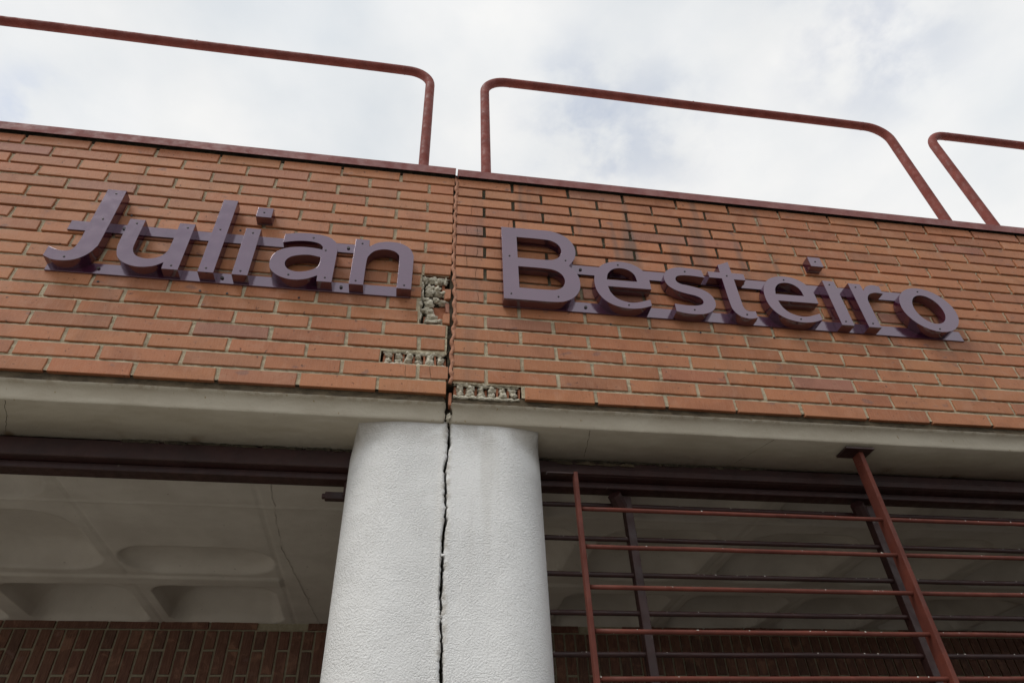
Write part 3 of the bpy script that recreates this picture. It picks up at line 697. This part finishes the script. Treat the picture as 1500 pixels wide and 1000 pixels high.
def e_shape(cx, zo):
    o_ = [(cx + .113, -.583 + zo, 1), (cx - .060, -.584 + zo, 1), (cx - .053, -.615 + zo), (cx - .033, -.643 + zo), (cx, -.658 + zo), (cx + .040, -.659 + zo), (cx + .099, -.638 + zo, 1), (cx + .100, -.670 + zo, 1), (cx + .055, -.687 + zo), (cx + .003, -.6925 + zo), (cx - .050, -.680 + zo), (cx - .088, -.650 + zo), (cx - .109, -.603 + zo), (cx - .1095, -.545 + zo), (cx - .090, -.492 + zo), (cx - .053, -.457 + zo), (cx, -.442 + zo), (cx + .052, -.449 + zo), (cx + .091, -.478 + zo), (cx + .111, -.523 + zo)]
    i_ = [(cx - .060, -.547 + zo, 1), (cx - .051, -.514 + zo), (cx - .028, -.488 + zo), (cx + .004, -.479 + zo), (cx + .036, -.487 + zo), (cx + .056, -.511 + zo), (cx + .0615, -.547 + zo, 1)]
    return [o_, i_]
K['e'] = e_shape(.5265, 0); K['e2'] = e_shape(1.2215, -.002)
K['s'] = [[(.871, -.450, 1), (.825, -.445), (.775, -.445), (.735, -.459), (.710, -.485), (.7025, -.520), (.713, -.553), (.742, -.576), (.780, -.589), (.818, -.598), (.838, -.613), (.838, -.635), (.815, -.648), (.770, -.652), (.720, -.648, 1), (.720, -.687, 1), (.765, -.6955), (.82, -.693), (.860, -.677), (.885, -.648), (.890, -.612), (.876, -.579), (.847, -.558), (.803, -.545), (.765, -.537), (.750, -.520), (.757, -.499), (.782, -.489), (.825, -.487), (.875, -.491, 1)]]
K['t'] = [[(.950, -.410, 1), (1.000, -.386, 1), (1.000, -.451, 1), (1.051, -.451, 1), (1.051, -.487, 1), (1.001, -.487, 1), (1.001, -.60), (1.003, -.640), (1.017, -.656), (1.047, -.655, 1), (1.047, -.689, 1), (1.012, -.697), (.978, -.688), (.956, -.660), (.950, -.62), (.950, -.487, 1), (.897, -.487, 1), (.897, -.453, 1), (.950, -.453, 1)]]
K['i2'] = [[(1.397, -.448, 1), (1.450, -.448, 1), (1.450, -.691, 1), (1.397, -.691, 1)]]
K['r'] = [[(1.512, -.451, 1), (1.566, -.451, 1), (1.569, -.487, 1), (1.588, -.463), (1.620, -.449), (1.652, -.453, 1), (1.653, -.497, 1), (1.620, -.494), (1.588, -.506), (1.570, -.532), (1.566, -.57), (1.566, -.691, 1), (1.512, -.691, 1)]]
K['o'] = [ell(1.830, -.5665, .1235, .1215, 0, 348.75, 32), ell(1.830, -.5655, .066, .0785, 0, 348.75, 32)]
K['dot'] = [[(-.872, -.307, 1), (-.816, -.307, 1), (-.816, -.360, 1), (-.872, -.360, 1)]]
K['dot2'] = [[(1.384, -.301, 1), (1.441, -.301, 1), (1.441, -.357, 1), (1.384, -.357, 1)]]
RT = .0065          # rails
def letter(sign, key, desc, screws, y_back=-RT, depth=.042):
    outs = [o_ if key == 'o' else spline(o_) for o_ in K[key]]
    me = solid(outs, depth, 'letter')
    o = link('letter_dot' if key.startswith('dot') else 'letter', me, M['sign'], sign, (0, y_back - depth / 2, 0)); o['label'] = desc
    for x, z in screws:
        bm = bmesh.new(); bmesh.ops.create_cone(bm, cap_ends=True, segments=10, radius1=.0042, radius2=.0028, depth=.0025)
        ms = mesh(bm, 'screw'); ms.transform(__import__('mathutils').Matrix.Rotation(math.pi / 2, 4, 'X'))
        s_ = link('screw', ms, M['screw'], o, (x, y_back - depth - .001, z))
def rail(sign, x0, x1, z0, z1, bolts):
    bm = bmesh.new(); abox(bm, x0, x1, -RT, 0.0015, z0, z1, .0008)
    o = link('mounting_rail', mesh(bm, 'rail'), M['sign'], sign)
    for x in bolts:
        bm = bmesh.new(); bmesh.ops.create_cone(bm, cap_ends=True, segments=6, radius1=.0062, radius2=.0058, depth=.005)
        ms = mesh(bm, 'bolt'); ms.transform(__import__('mathutils').Matrix.Rotation(math.pi / 2, 4, 'X'))
        link('bolt', ms, M['screw'], o, (x, -RT - .0025, (z0 + z1) / 2))
sj = thing('name_sign', 'plum metal raised letters reading Julian on two flat rails', 'sign', (-.9, 0, -.68))
sb_ = thing('name_sign', 'plum metal raised letters reading Besteiro on two flat rails', 'sign', (1.0, 0, -.69))
rail(sj, -1.501, -.300, -.478, -.430, (-1.315, -.520)); rail(sj, -1.499, -.274, -.684, -.636, (-1.335, -.930, -.522))
rail(sb_, .30, 1.80, -.489, -.438, (.380, 1.063, 1.668)); rail(sb_, .066, 1.960, -.691, -.640, (.380, 1.059, 1.575))
letter(sj, 'J', 'capital letter J', [(-1.377, -.312), (-1.376, -.455), (-1.432, -.656)])
letter(sj, 'u', 'letter u', [(-1.260, -.462), (-1.087, -.463), (-1.091, -.658)])
letter(sj, 'l', 'letter l, the tallest stem in Julian', [(-.976, -.456), (-.977, -.657)])
letter(sj, 'i', 'letter i without its dot, in Julian', [(-.861, -.460), (-.863, -.658)])
letter(sj, 'dot', 'dot of the i in Julian', [(-.846, -.334)], 0.0)
letter(sj, 'a', 'letter a', [(-.645, -.458), (-.593, -.519), (-.702, -.657), (-.577, -.658)])
letter(sj, 'n', 'letter n', [(-.466, -.466), (-.470, -.661), (-.299, -.665)])
letter(sb_, 'B', 'capital letter B', [(.090, -.463), (.090, -.663), (.311, -.462), (.267, -.661)])
letter(sb_, 'e', 'first letter e, beside the B', [(.522, -.462), (.536, -.675)])
letter(sb_, 's', 'letter s', [(.798, -.466), (.795, -.673)])
letter(sb_, 't', 'letter t', [(.975, -.470), (1.006, -.676)])
letter(sb_, 'e2', 'second letter e, right of the t', [(1.222, -.465), (1.228, -.678)])
letter(sb_, 'i2', 'letter i without its dot, in Besteiro', [(1.422, -.470), (1.420, -.671)])
letter(sb_, 'dot2', 'dot of the i in Besteiro', [(1.412, -.328)], 0.0)
letter(sb_, 'r', 'letter r', [(1.539, -.471), (1.536, -.671)])
letter(sb_, 'o', 'letter o, the last letter', [(1.825, -.466), (1.829, -.672)])

# ------------------------------------------------------------ steel beams behind the soffit
def steel(x0, x1, zlow, label):
    t = thing('steel_beam', label, 'beam', ((x0 + x1) / 2, .25, zlow))
    bm = bmesh.new(); abox(bm, x0, x1, .207, .275, zlow, -1.2025, .003); link('box_section', mesh(bm, 'steel'), M['steel'], t)
    bm = bmesh.new(); abox(bm, x0, x1, .245, .300, zlow - .024, zlow - .001, .002); link('lower_flange', mesh(bm, 'flange'), M['steel'], t)
    return t
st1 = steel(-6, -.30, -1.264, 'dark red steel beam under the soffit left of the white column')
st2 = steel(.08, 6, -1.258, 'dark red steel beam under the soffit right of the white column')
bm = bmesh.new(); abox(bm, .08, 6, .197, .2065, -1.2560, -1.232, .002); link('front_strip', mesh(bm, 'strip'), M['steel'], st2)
# crumbling plaster edge along the top of the steel
for (a, b_, par) in ((-1.12, -.42, st1), (.22, 1.05, st2)):
    x = a
    while x < b_:
        w = rnd.uniform(.02, .06); bm = bmesh.new(); blob(bm, (x, .206, -1.2025), w * .6, rnd.uniform(.003, .007), rnd.uniform(.003, .007), .5, 2)
        link('rust_flake', mesh(bm, 'flake'), M['void'], par); x += w * 1.1
for x in (.30, .37, .45, .52):
    bm = bmesh.new(); blob(bm, (x, .203, -1.213), rnd.uniform(.025, .04), .004, .006, .5, 3); link('plaster_smear', mesh(bm, 'smear'), M['ledge'], st2)

# ------------------------------------------------------------ security grilles
def grille(label, y, posts, x0, x1, zs_, r, post_w, post_d, ztop, brackets, mt):
    t = thing('security_grille', label, 'grille', ((x0 + x1) / 2, y, -2.6))
    post_w0, post_d0 = post_w, post_d
    for x, ztop in (posts if isinstance(posts[0], tuple) else [(q, ztop) for q in posts]):
        post_w, post_d = (post_w0 * .8, post_d0 * .6) if x < .3 else (post_w0, post_d0)
        bm = bmesh.new(); abox(bm, x - post_w / 2, x + post_w / 2, y - post_d / 2, y + post_d / 2, -2.75, ztop, .0015); link('post', mesh(bm, 'post'), mt, t)
    for z in zs_:
        n_ = 40; pts = [(x0 + (x1 - x0) * i / n_, y, z + .0015 * noise.noise(Vector((i * .4, z * 9, 0)))) for i in range(n_ + 1)]
        bm = bmesh.new(); tube(bm, pts, r, 10); me = mesh(bm, 'bar'); smooth_tube(me); link('crossbar', me, mt, t)
        # bird droppings and paint splashes on top of the bar
        bm = bmesh.new()
        for _ in range(int((x1 - x0) * 5)):
            x = rnd.uniform(x0, x1); q = rnd.uniform(.5, 1.6); blob(bm, (x, y - r * .75, z + r * .55), .0022 * q, .0014, .0014 * rnd.uniform(.6, 2.2), .4, 1)
        o = link('paint_splash', mesh(bm, 'splash'), M['plaster'], t); o['kind'] = 'stuff'
    for (x, zt) in brackets:
        bm = bmesh.new(); abox(bm, x - .048, x + .048, y - .055, y + .045, zt - .006, zt, .001); link('bracket', mesh(bm, 'bracket'), mt, t)
    return t
pz = [-1.445 - .1213 * i for i in range(0, 11)]
g1 = grille('front grille of thin red crossbars and two leaning posts right of the column', .078, [(.2935, -1.322), (1.334, -1.245), (2.5, -1.245), (3.6, -1.245)], .30, 4.6, pz, .0068, .016, .045, -1.245, [], M['grille'])
bm = bmesh.new(); abox(bm, 1.326, 1.342, .056, .100, -1.246, -1.2005, .001); link('post', mesh(bm, 'post_top'), M['grille'], g1)
bm = bmesh.new(); abox(bm, 1.268, 1.376, .036, .104, -1.2005, -1.1935, .001); link('bracket', mesh(bm, 'bracket'), M['steel'], g1)
bm = bmesh.new(); abox(bm, .200, .302, .070, .088, -1.328, -1.3225, .001); link('top_strap', mesh(bm, 'strap'), M['steel'], g1)
lw = thing('bounce_blocker', 'unseen low wall added below the grille to block ground bounce, right of the column', 'wall', (2.4, .18, GZ))  # out of view; added to keep ground bounce off the right bay ceiling
bm = bmesh.new(); abox(bm, .16, 6, .12, .26, GZ, -2.76, .004); link('blocker_body', mesh(bm, 'bounce_blocker'), M['plaster'], lw)
pz2 = [-1.321 - .1222 * i for i in range(0, 12)]
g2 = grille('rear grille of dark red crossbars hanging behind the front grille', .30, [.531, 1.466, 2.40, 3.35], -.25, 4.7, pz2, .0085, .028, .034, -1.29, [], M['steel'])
for x in (.475, 1.395):
    bm = bmesh.new(); tube(bm, [(x, .255, -1.30), (x + .03, .285, -1.335)], .024, 8); link('hinge', mesh(bm, 'hinge'), M['steel'], g2)
lt = thing('stub_bar', 'short dark steel bar end sticking out behind the left side of the column', 'bar', (-.4, .3, -1.32))
bm = bmesh.new(); abox(bm, -.505, -.30, .288, .312, -1.336, -1.311, .002); abox(bm, -.515, -.503, .292, .308, -1.331, -1.316, .002); link('bar', mesh(bm, 'stub'), M['steel'], lt)
bm = bmesh.new(); tube(bm, [(-.425, .25, -1.30), (-.425, .25, -1.345)], .018, 12); link('hinge', mesh(bm, 'hinge'), M['steel'], lt)
